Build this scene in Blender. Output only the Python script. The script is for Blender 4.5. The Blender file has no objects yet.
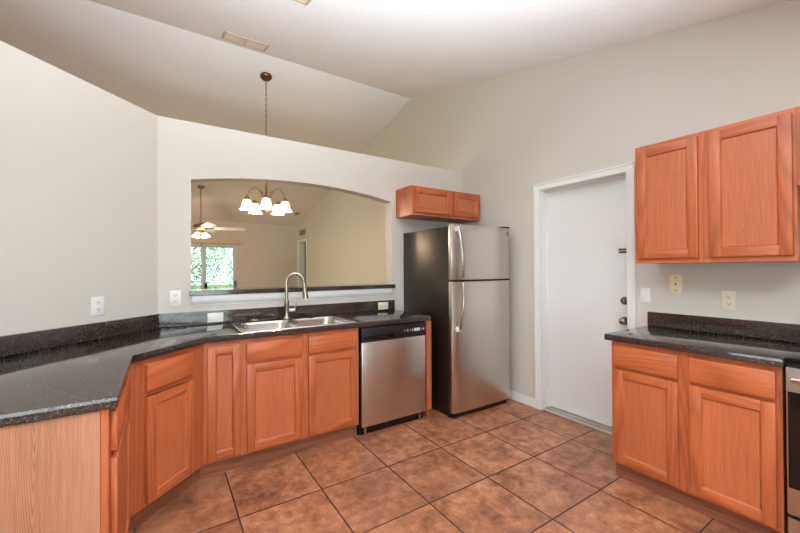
import bpy, bmesh, math, random
from mathutils import Vector, Matrix

S = bpy.context.scene
COL = S.collection
R = math.radians

# ------------------------------------------------------------------ camera
cd = bpy.data.cameras.new('camera'); cam = bpy.data.objects.new('camera', cd); COL.objects.link(cam)
cd.sensor_width = 36; cd.lens = 36 * 364.222 / 800; cd.clip_start = .02; cd.clip_end = 200
_r = Vector((0.83883078, -0.54436432, -0.00551508)); _u = Vector((8.35212397e-04, -8.84381862e-03, 9.99960544e-01))
_f = Vector((0.54439161, 0.83880229, 0.00696381))
m = Matrix((( _r.x, _u.x, -_f.x, 0), (_r.y, _u.y, -_f.y, 0), (_r.z, _u.z, -_f.z, 1.338), (0, 0, 0, 1)))
cam.matrix_world = m
S.camera = cam

# ------------------------------------------------------------------ light
S.view_settings.view_transform = 'Standard'; S.view_settings.look = 'None'
S.view_settings.gamma = 1; S.view_settings.exposure = .15; S.view_settings.use_curve_mapping = False
w = bpy.data.worlds.new('sky'); S.world = w; w.use_nodes = True
w.node_tree.nodes['Background'].inputs[0].default_value = (.86, .94, 1, 1)
w.node_tree.nodes['Background'].inputs[1].default_value = 2.2
S.cycles.max_bounces = 10; S.cycles.diffuse_bounces = 6; S.cycles.sample_clamp_indirect = 6

def area(name, loc, direction, sx, sy, power, color, spread=180):
    l = bpy.data.lights.new(name, 'AREA'); l.shape = 'RECTANGLE'; l.size = sx; l.size_y = sy
    l.energy = power; l.color = color; l.spread = R(spread)
    o = bpy.data.objects.new(name, l); COL.objects.link(o); o.location = loc
    o.rotation_euler = Vector(direction).to_track_quat('-Z', 'Y').to_euler()
    return o
sl = bpy.data.lights.new('sun', 'SUN'); sl.energy = 5; sl.angle = R(1); sl.color = (1, .95, .86)
so = bpy.data.objects.new('sun', sl); COL.objects.link(so); so.rotation_euler = Vector((-.55, .45, -.75)).to_track_quat('-Z', 'Y').to_euler()
# daylight entering through the windows behind and beside the camera
area('daylight_rear_window', (-.3, -2.72, 1.25), (0, 1, 0.05), 3.2, 1.9, 68, (.94, .98, 1))
area('daylight_side_window', (-4.3, -.2, 1.3), (1, 0.1, 0), 2.6, 1.8, 48, (.94, .98, 1))
area('daylight_garden_window', (-4.3, 6.7, 1.15), (1, 0, 0.0), 2.6, 1.7, 24, (.92, 1, .42), 80)
# unseen area light added overhead behind the camera to light the kitchen
area('added_overhead_fill', (.7, -.35, 2.60), (0.05, .1, -1), 1.2, .5, 20, (1, .98, .95))
# fill light added behind the camera, aimed up to brighten the ceiling
area('added_ceiling_fill', (.4, -.6, .9), (.05, .55, 1), 1.6, 1.4, 128, (.86, .93, 1), 78)

# ------------------------------------------------------------------ materials
def new_mat(name):
    mt = bpy.data.materials.new(name); mt.use_nodes = True
    nt = mt.node_tree; b = nt.nodes['Principled BSDF']
    return mt, nt, b
def lin(c):
    return tuple(((x / 255) / 12.92 if x / 255 <= .04045 else (((x / 255) + .055) / 1.055) ** 2.4) for x in c) + (1,)
def simple(name, rgb, rough=.5, metal=0, spec=.5, emit=None, es=0, bump=None, trans=0, coat=0):
    mt, nt, b = new_mat(name)
    b.inputs['Base Color'].default_value = lin(rgb); b.inputs['Roughness'].default_value = rough
    b.inputs['Metallic'].default_value = metal; b.inputs['Specular IOR Level'].default_value = spec
    b.inputs['Coat Weight'].default_value = coat
    if emit:
        b.inputs['Emission Color'].default_value = lin(emit); b.inputs['Emission Strength'].default_value = es
    if trans: b.inputs['Transmission Weight'].default_value = trans
    if bump:
        tc = nt.nodes.new('ShaderNodeTexCoord'); n = nt.nodes.new('ShaderNodeTexNoise'); bp = nt.nodes.new('ShaderNodeBump')
        n.inputs['Scale'].default_value = bump[0]; n.inputs['Detail'].default_value = 4
        bp.inputs['Strength'].default_value = bump[1]; bp.inputs['Distance'].default_value = bump[2]
        nt.links.new(tc.outputs['Object'], n.inputs['Vector']); nt.links.new(n.outputs['Fac'], bp.inputs['Height'])
        nt.links.new(bp.outputs['Normal'], b.inputs['Normal'])
    return mt

def oak(name, dark, light, axis, rough=.38, arch=1.0, cath=None):
    """oak: fine pores and broad cathedral figure running along axis 'x' or 'z' of the object"""
    mt, nt, b = new_mat(name); N = nt.nodes.new; L = nt.links.new
    tc = N('ShaderNodeTexCoord'); oi = N('ShaderNodeObjectInfo')
    cmb = N('ShaderNodeCombineXYZ'); mu = N('ShaderNodeMath'); mu.operation = 'MULTIPLY'; mu.inputs[1].default_value = 7.3
    L(oi.outputs['Random'], mu.inputs[0]); L(mu.outputs[0], cmb.inputs['X']); L(mu.outputs[0], cmb.inputs['Y'])
    add = N('ShaderNodeVectorMath'); add.operation = 'ADD'; L(tc.outputs['Object'], add.inputs[0]); L(cmb.outputs[0], add.inputs[1])
    def mp(sx, sz):
        q = N('ShaderNodeMapping'); q.inputs['Scale'].default_value = (sx, sx, sz) if axis == 'z' else (sz, sx, sx)
        L(add.outputs[0], q.inputs['Vector']); return q
    # pores
    p = mp(260, 7); n1 = N('ShaderNodeTexNoise'); n1.inputs['Scale'].default_value = 1; n1.inputs['Detail'].default_value = 3
    L(p.outputs[0], n1.inputs['Vector'])
    # figure: contour lines of a stretched noise
    p2 = mp(3.2, .34); n2 = N('ShaderNodeTexNoise'); n2.inputs['Scale'].default_value = 1; n2.inputs['Detail'].default_value = 1.2
    n2.inputs['Roughness'].default_value = .4
    L(p2.outputs[0], n2.inputs['Vector'])
    k = N('ShaderNodeMath'); k.operation = 'MULTIPLY'; k.inputs[1].default_value = 44; L(n2.outputs['Fac'], k.inputs[0])
    fr = N('ShaderNodeMath'); fr.operation = 'PINGPONG'; fr.inputs[1].default_value = 1; L(k.outputs[0], fr.inputs[0])
    pw = N('ShaderNodeMath'); pw.operation = 'POWER'; pw.inputs[1].default_value = 1.6; L(fr.outputs[0], pw.inputs[0])
    if cath is not None:   # nested cathedral arches about a centre line of the board
        c0, wide_ = cath
        sg = N('ShaderNodeSeparateXYZ'); L(tc.outputs['Generated'], sg.inputs[0]); so_ = N('ShaderNodeSeparateXYZ'); L(tc.outputs['Object'], so_.inputs[0])
        def mth(op, a, bb=None, c=None):
            q = N('ShaderNodeMath'); q.operation = op
            for i, v in enumerate((a, bb, c)):
                if v is None: continue
                if isinstance(v, (int, float)): q.inputs[i].default_value = v
                else: L(v, q.inputs[i])
            return q.outputs[0]
        pw_ = mp(5, 1.2); nw = N('ShaderNodeTexNoise'); nw.inputs['Scale'].default_value = 1; nw.inputs['Detail'].default_value = 2; L(pw_.outputs[0], nw.inputs['Vector'])
        cen = mth('MULTIPLY_ADD', mth('SUBTRACT', oi.outputs['Random'], .5), .3 if c0 == .5 else 0, c0)
        xx = mth('MULTIPLY', mth('SUBTRACT', sg.outputs['X'], cen), wide_)
        xx = mth('ADD', xx, mth('MULTIPLY', mth('SUBTRACT', nw.outputs['Fac'], .5), .05))
        hy = mth('SQRT', mth('ADD', mth('POWER', mth('MULTIPLY', xx, 11), 2), .0016))
        fz_ = mth('SUBTRACT', mth('MULTIPLY_ADD', nw.outputs['Fac'], .25, so_.outputs['Z']), hy)
        rg_ = mth('PINGPONG', mth('MULTIPLY', fz_, 34), 1)
        fade = N('ShaderNodeMapRange'); fade.inputs['From Min'].default_value = .03; fade.inputs['From Max'].default_value = .16; fade.inputs['To Min'].default_value = 1; fade.inputs['To Max'].default_value = .12
        L(mth('ABSOLUTE', xx), fade.inputs['Value'])
        L(mth('MULTIPLY', mth('POWER', rg_, 1.8), fade.outputs[0]), pw.inputs[0]); pw.inputs[1].default_value = 1
    # broad tone
    p3 = mp(7, .6); n3 = N('ShaderNodeTexNoise'); n3.inputs['Scale'].default_value = 1; L(p3.outputs[0], n3.inputs['Vector'])
    s1 = N('ShaderNodeMath'); s1.operation = 'MULTIPLY'; s1.inputs[1].default_value = .22 * arch; L(pw.outputs[0], s1.inputs[0])
    s2 = N('ShaderNodeMath'); s2.operation = 'MULTIPLY_ADD'; s2.inputs[1].default_value = .6; L(n1.outputs['Fac'], s2.inputs[0]); L(s1.outputs[0], s2.inputs[2])
    s3 = N('ShaderNodeMath'); s3.operation = 'MULTIPLY_ADD'; s3.inputs[1].default_value = .16; L(n3.outputs['Fac'], s3.inputs[0]); L(s2.outputs[0], s3.inputs[2])
    cr = N('ShaderNodeValToRGB'); cr.color_ramp.elements[0].position = .30; cr.color_ramp.elements[1].position = .82
    cr.color_ramp.elements[0].color = lin(light); cr.color_ramp.elements[1].color = lin(dark)
    L(s3.outputs[0], cr.inputs['Fac'])
    hs = N('ShaderNodeHueSaturation'); vr = N('ShaderNodeMapRange'); vr.inputs['To Min'].default_value = .93; vr.inputs['To Max'].default_value = 1.07
    L(oi.outputs['Random'], vr.inputs['Value']); L(vr.outputs[0], hs.inputs['Value']); L(cr.outputs[0], hs.inputs['Color'])
    L(hs.outputs[0], b.inputs['Base Color']); b.inputs['Roughness'].default_value = rough
    bp = N('ShaderNodeBump'); bp.inputs['Strength'].default_value = .12; bp.inputs['Distance'].default_value = .002
    L(n1.outputs['Fac'], bp.inputs['Height']); L(bp.outputs[0], b.inputs['Normal'])
    return mt
OD, OL = (138, 66, 35), (195, 107, 61)
OAKZ = oak('oak_upright_grain', OD, OL, 'z'); OAKX = oak('oak_level_grain', OD, OL, 'x')
OAKP = oak('oak_panel_grain', (140, 70, 40), (197, 112, 69), 'z', arch=1.0, cath=(.5, .34))
OAKE = oak('oak_end_panel', (146, 92, 64), (190, 134, 102), 'z', arch=1.6, cath=(.73, .62))
OAK = [OAKZ, OAKX, OAKP]
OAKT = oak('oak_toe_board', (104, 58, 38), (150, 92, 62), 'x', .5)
MDF = simple('cabinet_inside', (196, 160, 122), .6)

def granite(name, rough=.2):
    mt, nt, b = new_mat(name); N = nt.nodes.new; L = nt.links.new
    tc = N('ShaderNodeTexCoord')
    v = N('ShaderNodeTexVoronoi'); v.inputs['Scale'].default_value = 340; L(tc.outputs['Object'], v.inputs['Vector'])
    n = N('ShaderNodeTexNoise'); n.inputs['Scale'].default_value = 120; n.inputs['Detail'].default_value = 6; L(tc.outputs['Object'], n.inputs['Vector'])
    sx = N('ShaderNodeSeparateColor'); L(v.outputs['Color'], sx.inputs[0])
    cr = N('ShaderNodeValToRGB'); e = cr.color_ramp.elements
    e[0].position = 0; e[0].color = lin((42, 35, 31)); e[1].position = 1; e[1].color = lin((142, 124, 110))
    for pos, c in ((.5, (36, 34, 34)), (.62, (58, 50, 46)), (.84, (72, 60, 54)), (.93, (100, 85, 74))):
        q = e.new(pos); q.color = lin(c)
    L(sx.outputs[0], cr.inputs['Fac'])
    mx = N('ShaderNodeMix'); mx.data_type = 'RGBA'; mx.inputs[7].default_value = lin((48, 40, 36))
    cr2 = N('ShaderNodeValToRGB'); cr2.color_ramp.elements[0].position = .42; cr2.color_ramp.elements[1].position = .58
    L(n.outputs['Fac'], cr2.inputs['Fac']); L(cr2.outputs[0], mx.inputs[0]); L(cr.outputs[0], mx.inputs[6])
    L(mx.outputs[2], b.inputs['Base Color'])
    n2 = N('ShaderNodeTexNoise'); n2.inputs['Scale'].default_value = 5; n2.inputs['Detail'].default_value = 5; L(tc.outputs['Object'], n2.inputs['Vector'])
    mr = N('ShaderNodeMapRange'); mr.inputs['To Min'].default_value = rough * .7; mr.inputs['To Max'].default_value = rough * 1.5
    L(n2.outputs['Fac'], mr.inputs['Value']); L(mr.outputs[0], b.inputs['Roughness'])
    b.inputs['Specular IOR Level'].default_value = .7; b.inputs['Coat Weight'].default_value = .3; b.inputs['Coat Roughness'].default_value = .05
    return mt
GRAN = granite('speckled_black_laminate', .1)

def steel(name, rgb=(208, 202, 196), rough=.29, axis='z'):
    mt, nt, b = new_mat(name); N = nt.nodes.new; L = nt.links.new
    b.inputs['Base Color'].default_value = lin(rgb); b.inputs['Metallic'].default_value = 1
    tc = N('ShaderNodeTexCoord'); mp = N('ShaderNodeMapping'); mp.inputs['Scale'].default_value = (300, 300, 2) if axis == 'z' else (2, 300, 300)
    n = N('ShaderNodeTexNoise'); n.inputs['Scale'].default_value = 1; n.inputs['Detail'].default_value = 2
    L(tc.outputs['Object'], mp.inputs['Vector']); L(mp.outputs[0], n.inputs['Vector'])
    mr = N('ShaderNodeMapRange'); mr.inputs['To Min'].default_value = rough * .95; mr.inputs['To Max'].default_value = rough * 1.05
    L(n.outputs['Fac'], mr.inputs['Value']); L(mr.outputs[0], b.inputs['Roughness'])
    return mt
STEEL = steel('brushed_steel'); STEELX = steel('brushed_steel_level', axis='x')
SINKM = simple('sink_steel', (214, 208, 200), .22, 1)
NICKEL = simple('brushed_nickel', (176, 166, 152), .25, 1)
CHROME = simple('chrome', (225, 225, 225), .08, 1)
BRONZE = simple('aged_bronze', (120, 92, 66), .35, 1)
BRASS = simple('satin_brass_nickel', (170, 140, 108), .3, 1)
KNOB = simple('antique_nickel', (150, 138, 120), .22, 1)
BLACKP = simple('black_plastic', (22, 21, 21), .35)
BLACKE = simple('black_textured_enamel', (31, 24, 19), .38, bump=(260, .25, .001))
BLACKG = simple('black_glass', (10, 10, 11), .06)
WHITEP = simple('white_plastic', (236, 236, 232), .35)
ALMOND = simple('almond_plastic', (240, 222, 186), .4)
CREAMP = simple('cream_plastic', (232, 222, 200), .4)
DARK = simple('dark_slot', (40, 34, 30), .6)
GREYL = simple('grey_label', (206, 208, 208), .4)
RUBBER = simple('black_rubber', (26, 26, 26), .7)
TRIM = simple('white_gloss_trim', (230, 233, 231), .35)
DOORM = simple('white_door_paint', (226, 229, 228), .35)
WALL = simple('warm_grey_wall_paint', (206, 201, 191), .75, bump=(180, .12, .0015))
CEIL = simple('textured_ceiling_paint', (232, 232, 232), .85, bump=(55, .35, .006))
VENTM = simple('beige_vent_metal', (216, 200, 180), .45); VENTF = simple('tan_vent_frame', (188, 172, 154), .5)
VENTD = simple('vent_gap', (120, 100, 84), .7)
FANW = simple('white_fan_blade', (226, 232, 240), .35)
HINGE = simple('hinge_cover', (60, 56, 52), .4)
BRICKO = simple('exterior_stucco', (190, 180, 165), .9)
GRASS = simple('garden_grass', (96, 120, 60), .9, bump=(30, .8, .03))
BARK = simple('tree_bark', (96, 84, 70), .9, bump=(40, .6, .02))
def leafm(name, rgb):
    mt, nt, b = new_mat(name); b.inputs['Base Color'].default_value = lin(rgb); b.inputs['Roughness'].default_value = .5
    tr = nt.nodes.new('ShaderNodeBsdfTranslucent'); tr.inputs[0].default_value = lin((min(255, rgb[0] + 20), min(255, rgb[1] + 30), rgb[2]))
    mx = nt.nodes.new('ShaderNodeMixShader'); mx.inputs[0].default_value = .4
    nt.links.new(b.outputs[0], mx.inputs[1]); nt.links.new(tr.outputs[0], mx.inputs[2]); nt.links.new(mx.outputs[0], nt.nodes['Material Output'].inputs[0])
    return mt
LEAF = [leafm('leaf_green', (120, 170, 124)), leafm('leaf_pale_green', (180, 210, 184)), leafm('leaf_deep_green', (64, 130, 84))]
def lampglass(name, es):
    mt, nt, b = new_mat(name)
    b.inputs['Base Color'].default_value = lin((250, 244, 230)); b.inputs['Roughness'].default_value = .3
    b.inputs['Emission Color'].default_value = lin((255, 240, 208)); b.inputs['Emission Strength'].default_value = es
    return mt
SHADE = lampglass('lit_frosted_glass', 3.2); SHADE2 = lampglass('lit_fan_glass', 2.6)
def glass(name):
    mt, nt, b = new_mat(name)
    g = nt.nodes.new('ShaderNodeBsdfGlossy'); g.inputs['Roughness'].default_value = .02
    t = nt.nodes.new('ShaderNodeBsdfTransparent'); t.inputs[0].default_value = (.95, .98, .97, 1)
    f = nt.nodes.new('ShaderNodeFresnel'); f.inputs[0].default_value = 1.45
    mx = nt.nodes.new('ShaderNodeMixShader'); nt.links.new(f.outputs[0], mx.inputs[0]); nt.links.new(t.outputs[0], mx.inputs[1]); nt.links.new(g.outputs[0], mx.inputs[2])
    nt.links.new(mx.outputs[0], nt.nodes['Material Output'].inputs[0]); return mt
GLASS = glass('window_glass')

def tile_floor():
    mt, nt, b = new_mat('terracotta_tile'); N = nt.nodes.new; L = nt.links.new
    tc = N('ShaderNodeTexCoord'); sep = N('ShaderNodeSeparateXYZ'); L(tc.outputs['Object'], sep.inputs[0])
    def mth(op, a, bb=None, c=None):
        q = N('ShaderNodeMath'); q.operation = op
        for i, v in enumerate((a, bb, c)):
            if v is None: continue
            if isinstance(v, (int, float)): q.inputs[i].default_value = v
            else: L(v, q.inputs[i])
        return q.outputs[0]
    P = .4665
    u = mth('DIVIDE', mth('SUBTRACT', sep.outputs['X'], .340 - 20 * P), P)
    v = mth('DIVIDE', mth('SUBTRACT', mth('MINIMUM', sep.outputs['Y'], 2.5), 2.130 - 40 * P), P)
    def dist(q):
        f = mth('FRACT', q); return mth('MINIMUM', f, mth('SUBTRACT', 1.0, f))
    d = mth('MINIMUM', dist(u), dist(v))
    mr = N('ShaderNodeMapRange'); mr.inputs['From Min'].default_value = .006; mr.inputs['From Max'].default_value = .0115; L(d, mr.inputs['Value'])
    cell = N('ShaderNodeCombineXYZ'); L(mth('FLOOR', u), cell.inputs[0]); L(mth('FLOOR', v), cell.inputs[1])
    wn = N('ShaderNodeTexWhiteNoise'); wn.noise_dimensions = '3D'; L(cell.outputs[0], wn.inputs['Vector'])
    off = N('ShaderNodeVectorMath'); off.operation = 'MULTIPLY_ADD'; off.inputs[1].default_value = (9, 9, 9)
    L(wn.outputs['Color'], off.inputs[0]); L(tc.outputs['Object'], off.inputs[2])
    n1 = N('ShaderNodeTexNoise'); n1.inputs['Scale'].default_value = 13; n1.inputs['Detail'].default_value = 9; n1.inputs['Roughness'].default_value = .75; L(off.outputs[0], n1.inputs['Vector'])
    n2 = N('ShaderNodeTexNoise'); n2.inputs['Scale'].default_value = 3.2; n2.inputs['Detail'].default_value = 3; L(off.outputs[0], n2.inputs['Vector'])
    s = mth('ADD', mth('MULTIPLY', n1.outputs['Fac'], .7), mth('MULTIPLY', n2.outputs['Fac'], .3))
    cr = N('ShaderNodeValToRGB'); e = cr.color_ramp.elements
    e[0].position = .33; e[0].color = lin((92, 56, 38)); e[1].position = .66; e[1].color = lin((200, 144, 106))
    q = e.new(.5); q.color = lin((162, 105, 73)); L(s, cr.inputs['Fac'])
    hs = N('ShaderNodeHueSaturation'); vr = N('ShaderNodeMapRange'); vr.inputs['To Min'].default_value = .9; vr.inputs['To Max'].default_value = 1.08
    L(wn.outputs['Value'], vr.inputs['Value']); L(vr.outputs[0], hs.inputs['Value']); L(cr.outputs[0], hs.inputs['Color'])
    mx = N('ShaderNodeMix'); mx.data_type = 'RGBA'; mx.inputs[6].default_value = lin((66, 46, 36)); L(hs.outputs[0], mx.inputs[7]); L(mr.outputs[0], mx.inputs[0])
    L(mx.outputs[2], b.inputs['Base Color'])
    rr = N('ShaderNodeMapRange'); rr.inputs['To Min'].default_value = .8; rr.inputs['To Max'].default_value = .36; L(mr.outputs[0], rr.inputs['Value']); L(rr.outputs[0], b.inputs['Roughness'])
    h = mth('ADD', mth('MULTIPLY', mr.outputs[0], 1.0), mth('MULTIPLY', n1.outputs['Fac'], .25))
    bp = N('ShaderNodeBump'); bp.inputs['Strength'].default_value = .5; bp.inputs['Distance'].default_value = .004; L(h, bp.inputs['Height']); L(bp.outputs[0], b.inputs['Normal'])
    return mt
TILE = tile_floor()

# ------------------------------------------------------------------ mesh helpers
class MB:
    def __init__(s): s.bm = bmesh.new()
    def _merge(s, t, mi=0, mat=None):
        if mat is not None: bmesh.ops.transform(t, matrix=mat, verts=t.verts)
        bmesh.ops.recalc_face_normals(t, faces=t.faces)
        for f in t.faces: f.material_index = mi
        me = bpy.data.meshes.new('tmp'); t.to_mesh(me); t.free(); s.bm.from_mesh(me); bpy.data.meshes.remove(me); return s
    def box(s, x0, y0, z0, x1, y1, z1, mi=0, bev=0, seg=2, mat=None):
        t = bmesh.new(); bmesh.ops.create_cube(t, size=1)
        for v in t.verts: v.co = Vector(((x0 + x1) / 2 + v.co.x * abs(x1 - x0), (y0 + y1) / 2 + v.co.y * abs(y1 - y0), (z0 + z1) / 2 + v.co.z * abs(z1 - z0)))
        if bev: bmesh.ops.bevel(t, geom=t.edges[:], offset=bev, segments=seg, affect='EDGES', profile=.5)
        return s._merge(t, mi, mat)
    def prism(s, poly, a0, a1, axis='z', mi=0, bev=0, mat=None):
        t = bmesh.new()
        def P(p, a): return {'z': (p[0], p[1], a), 'y': (p[0], a, p[1]), 'x': (a, p[0], p[1])}[axis]
        lo = [t.verts.new(P(p, a0)) for p in poly]; hi = [t.verts.new(P(p, a1)) for p in poly]
        t.faces.new(lo); t.faces.new(hi[::-1]); n = len(poly)
        for i in range(n): t.faces.new((lo[i], lo[(i + 1) % n], hi[(i + 1) % n], hi[i]))
        bmesh.ops.recalc_face_normals(t, faces=t.faces)
        if bev: bmesh.ops.bevel(t, geom=t.edges[:], offset=bev, segments=2, affect='EDGES', profile=.5)
        return s._merge(t, mi, mat)
    def cyl(s, p0, p1, r0, r1=None, seg=24, mi=0, bev=0):
        r1 = r0 if r1 is None else r1; p0 = Vector(p0); p1 = Vector(p1); d = p1 - p0
        t = bmesh.new(); bmesh.ops.create_cone(t, cap_ends=True, segments=seg, radius1=r0, radius2=r1, depth=d.length)
        if bev: bmesh.ops.bevel(t, geom=[e for e in t.edges if any(len(f.verts) > 4 for f in e.link_faces)], offset=bev, segments=2, affect='EDGES', profile=.5)
        M = Matrix.Translation((p0 + p1) / 2) @ d.to_track_quat('Z', 'Y').to_matrix().to_4x4()
        return s._merge(t, mi, M)
    def lathe(s, prof, loc=(0, 0, 0), axis=(0, 0, 1), seg=32, mi=0):
        t = bmesh.new(); rings = []
        for r, z in prof:
            rings.append([t.verts.new((max(r, 1e-4) * math.cos(2 * math.pi * i / seg), max(r, 1e-4) * math.sin(2 * math.pi * i / seg), z)) for i in range(seg)])
        for a, b in zip(rings, rings[1:]):
            for i in range(seg): t.faces.new((a[i], a[(i + 1) % seg], b[(i + 1) % seg], b[i]))
        M = Matrix.Translation(loc) @ Vector(axis).to_track_quat('Z', 'Y').to_matrix().to_4x4()
        return s._merge(t, mi, M)
    def tube(s, pts, r, seg=14, mi=0, flat=1.0):
        pts = [Vector(p) for p in pts]; t = bmesh.new(); rings = []
        rr = r if isinstance(r, (list, tuple)) else [r] * len(pts)
        prev = None
        for i, p in enumerate(pts):
            d = (pts[min(i + 1, len(pts) - 1)] - pts[max(i - 1, 0)]).normalized()
            if prev is None:
                up = Vector((0, 0, 1)) if abs(d.z) < .9 else Vector((1, 0, 0)); a = d.cross(up).normalized()
            else:
                a = (prev - d * prev.dot(d)).normalized()
            prev = a; b = d.cross(a)
            rings.append([t.verts.new(p + (a * math.cos(2 * math.pi * k / seg) + b * math.sin(2 * math.pi * k / seg) * flat) * rr[i]) for k in range(seg)])
        for a, b in zip(rings, rings[1:]):
            for k in range(seg): t.faces.new((a[k], a[(k + 1) % seg], b[(k + 1) % seg], b[k]))
        t.faces.new(rings[0][::-1]); t.faces.new(rings[-1])
        return s._merge(t, mi)
    def build(s, name, mats, parent=None, smooth=None, loc=None):
        me = bpy.data.meshes.new(name); s.bm.to_mesh(me); s.bm.free()
        for mt in (mats if isinstance(mats, (list, tuple)) else [mats]): me.materials.append(mt)
        if smooth:
            for p in me.polygons: p.use_smooth = True
            me.set_sharp_from_angle(angle=R(smooth))
        o = bpy.data.objects.new(name, me); COL.objects.link(o)
        if parent: o.parent = parent
        if loc: o.location = loc
        return o
def thing(name, label, cat, loc=(0, 0, 0), rz=0, group=None):
    o = bpy.data.objects.new(name, None); COL.objects.link(o); o.location = loc; o.rotation_euler = (0, 0, rz); o.empty_display_size = .1
    o['label'] = label; o['category'] = cat
    if group: o['group'] = group
    return o
def tag(o, label, cat, group=None):
    o['label'] = label; o['category'] = cat
    if group: o['group'] = group
    return o
def struct(o): o['kind'] = 'structure'; return o

# ------------------------------------------------------------------ the setting
XB, YA = 2.996, 3.244; WT = .123; ZT = 2.489; YF = 9.55; XL = -4.2; YR = -2.6
RY, RZ = 4.313, 3.803
def ceil_z(y): return RZ - .25 * abs(y - RY)
YFL = RY - (RZ - 2.46) / .25
struct(MB().box(XL - .2, YR - .2, -.12, XB + 2.0, YF + .2, 0).build('floor', TILE))
zf = ceil_z(YF + .2); T = .15
struct(MB().prism([(YR - .2, 2.46), (YFL, 2.46), (RY, RZ), (YF + .2, zf), (YF + .2, zf + T), (RY, RZ + T), (YFL, 2.46 + T), (YR - .2, 2.46 + T)], XL - .2, XB + .2, 'x').build('ceiling', CEIL))
ZH = 4.1
def gable(y0, y1):   # wall outline under the sloping ceiling, from y0 to y1
    ys = sorted({y0, y1} | {y for y in (YFL, RY) if y0 < y < y1})
    return [(y, (2.46 if y < YFL else ceil_z(y)) + .08) for y in ys]
def wall_x(x0, x1, y0, y1, holes, name):
    b = MB(); cur = y0
    for (h0, h1, z0, z1) in sorted(holes):
        b.prism([(cur, 0), (h0, 0)] + gable(cur, h0)[::-1], x0, x1, 'x')
        b.prism([(h0, z1), (h1, z1)] + gable(h0, h1)[::-1], x0, x1, 'x')
        if z0 > 0: b.box(x0, h0, 0, x1, h1, z0)
        cur = h1
    b.prism([(cur, 0), (y1, 0)] + gable(cur, y1)[::-1], x0, x1, 'x')
    return struct(b.build(name, WALL))
DY0, DY1, DZ = 1.398, 2.165, 2.075          # kitchen door opening
HY0, HY1, HZ = 8.90, 9.49, 2.05             # far doorway
wall_x(XB, XB + .15, YR, YF, [(DY0, DY1, 0, DZ), (HY0, HY1, 0, HZ)], 'wall_right')
wall_x(XL - .15, XL, YR, YF, [(-1.5, 1.1, .4, 2.1), (5.4, 8.0, .2, 2.05)], 'wall_left')
WX0, WX1, WZ0, WZ1 = .08, 1.50, .08, 1.955
b = MB(); b.box(XL, YF, 0, WX0, YF + .15, 2.6); b.box(WX1, YF, 0, XB + .15, YF + .15, 2.6); b.box(WX0, YF, WZ1, WX1, YF + .15, 2.6); b.box(WX0, YF, 0, WX1, YF + .15, WZ0)
struct(b.build('wall_far', WALL))
b = MB(); b.box(XL, YR - .12, 0, -1.9, YR, 2.5); b.box(1.3, YR - .12, 0, XB + .15, YR, 2.5); b.box(-1.9, YR - .12, 2.2, 1.3, YR, 2.5); b.box(-1.9, YR - .12, 0, 1.3, YR, .3)
struct(b.build('wall_rear', WALL))
# little hall behind the far doorway
b = MB(); b.box(XB + 1.4, 7.6, 0, XB + 1.5, YF + .2, 2.6); b.box(XB + .15, 7.5, 0, XB + 1.5, 7.6, 2.6); b.box(XB + .15, YF + .1, 0, XB + 1.5, YF + .2, 2.6); b.box(XB + .15, 7.5, 2.5, XB + 1.5, YF + .2, 2.6)
struct(b.build('wall_hall', WALL))
# unseen panel added behind the kitchen door to block light leaks
struct(MB().box(XB + .2, 1.1, 0, XB + .26, 2.5, 2.4).build('light_block_panel', WALL))

# half wall with the arched opening
OX0, OX1, OZ0, OZ1 = .179, 2.0, 1.14, 2.042
hc = (OX1 - OX0) / 2; sg = .085; AR = (hc * hc + sg * sg) / (2 * sg); cx = (OX0 + OX1) / 2; cz = OZ1 + sg - AR
def arcz(x): return cz + math.sqrt(AR * AR - (x - cx) ** 2)
NA = 36; arc = [(OX0 + (OX1 - OX0) * i / NA, arcz(OX0 + (OX1 - OX0) * i / NA)) for i in range(NA + 1)]
b = MB()
t = bmesh.new()
def vv(p, y): return t.verts.new((p[0], y, p[1]))
xl, xr = -.037, XB
cols = [(xl, None)] + [(x, z) for x, z in arc] + [(xr, None)]
def quadface(p, y, flip):
    f = t.faces.new([vv(q, y) for q in (p[::-1] if flip else p)]); return f
for y, fl in ((YA, False), (YA + WT, True)):
    quadface([(xl, 0), (OX0, 0), (OX0, ZT), (xl, ZT)], y, fl)
    quadface([(OX1, 0), (xr, 0), (xr, ZT), (OX1, ZT)], y, fl)
    quadface([(OX0, 0), (OX1, 0), (OX1, OZ0), (OX0, OZ0)], y, fl)
    for i in range(NA):
        quadface([arc[i], arc[i + 1], (arc[i + 1][0], ZT), (arc[i][0], ZT)], y, fl)
def strip(a, c): t.faces.new([t.verts.new((a[0], YA, a[1])), t.verts.new((c[0], YA, c[1])), t.verts.new((c[0], YA + WT, c[1])), t.verts.new((a[0], YA + WT, a[1]))])
for i in range(NA): strip(arc[i + 1], arc[i])
strip((xl, ZT), (xr, ZT)); strip((OX0, OZ0), (OX1, OZ0)); strip((OX0, OZ1), (OX0, OZ0)); strip((OX1, OZ0), (OX1, OZ1)); strip((xr, 0), (xr, ZT)); strip((xl, ZT), (xl, 0))
bmesh.ops.remove_doubles(t, verts=t.verts, dist=1e-5)
b._merge(t)
struct(b.build('wall_pass_through', WALL))
XD, YD = -.775, 2.506
q = WT
struct(MB().prism([(-.037, YA), (XD, YD), (XD - q, YD + .051), (-.037 - .051, YA + q), (-.037, YA + q)], 0, ZT).build('wall_diagonal', WALL))
struct(MB().prism([(XD, YD), (XD, 1.2), (XD - q, 1.2), (XD - q, YD + .051)], 0, ZT).build('wall_peninsula', WALL))

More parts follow.
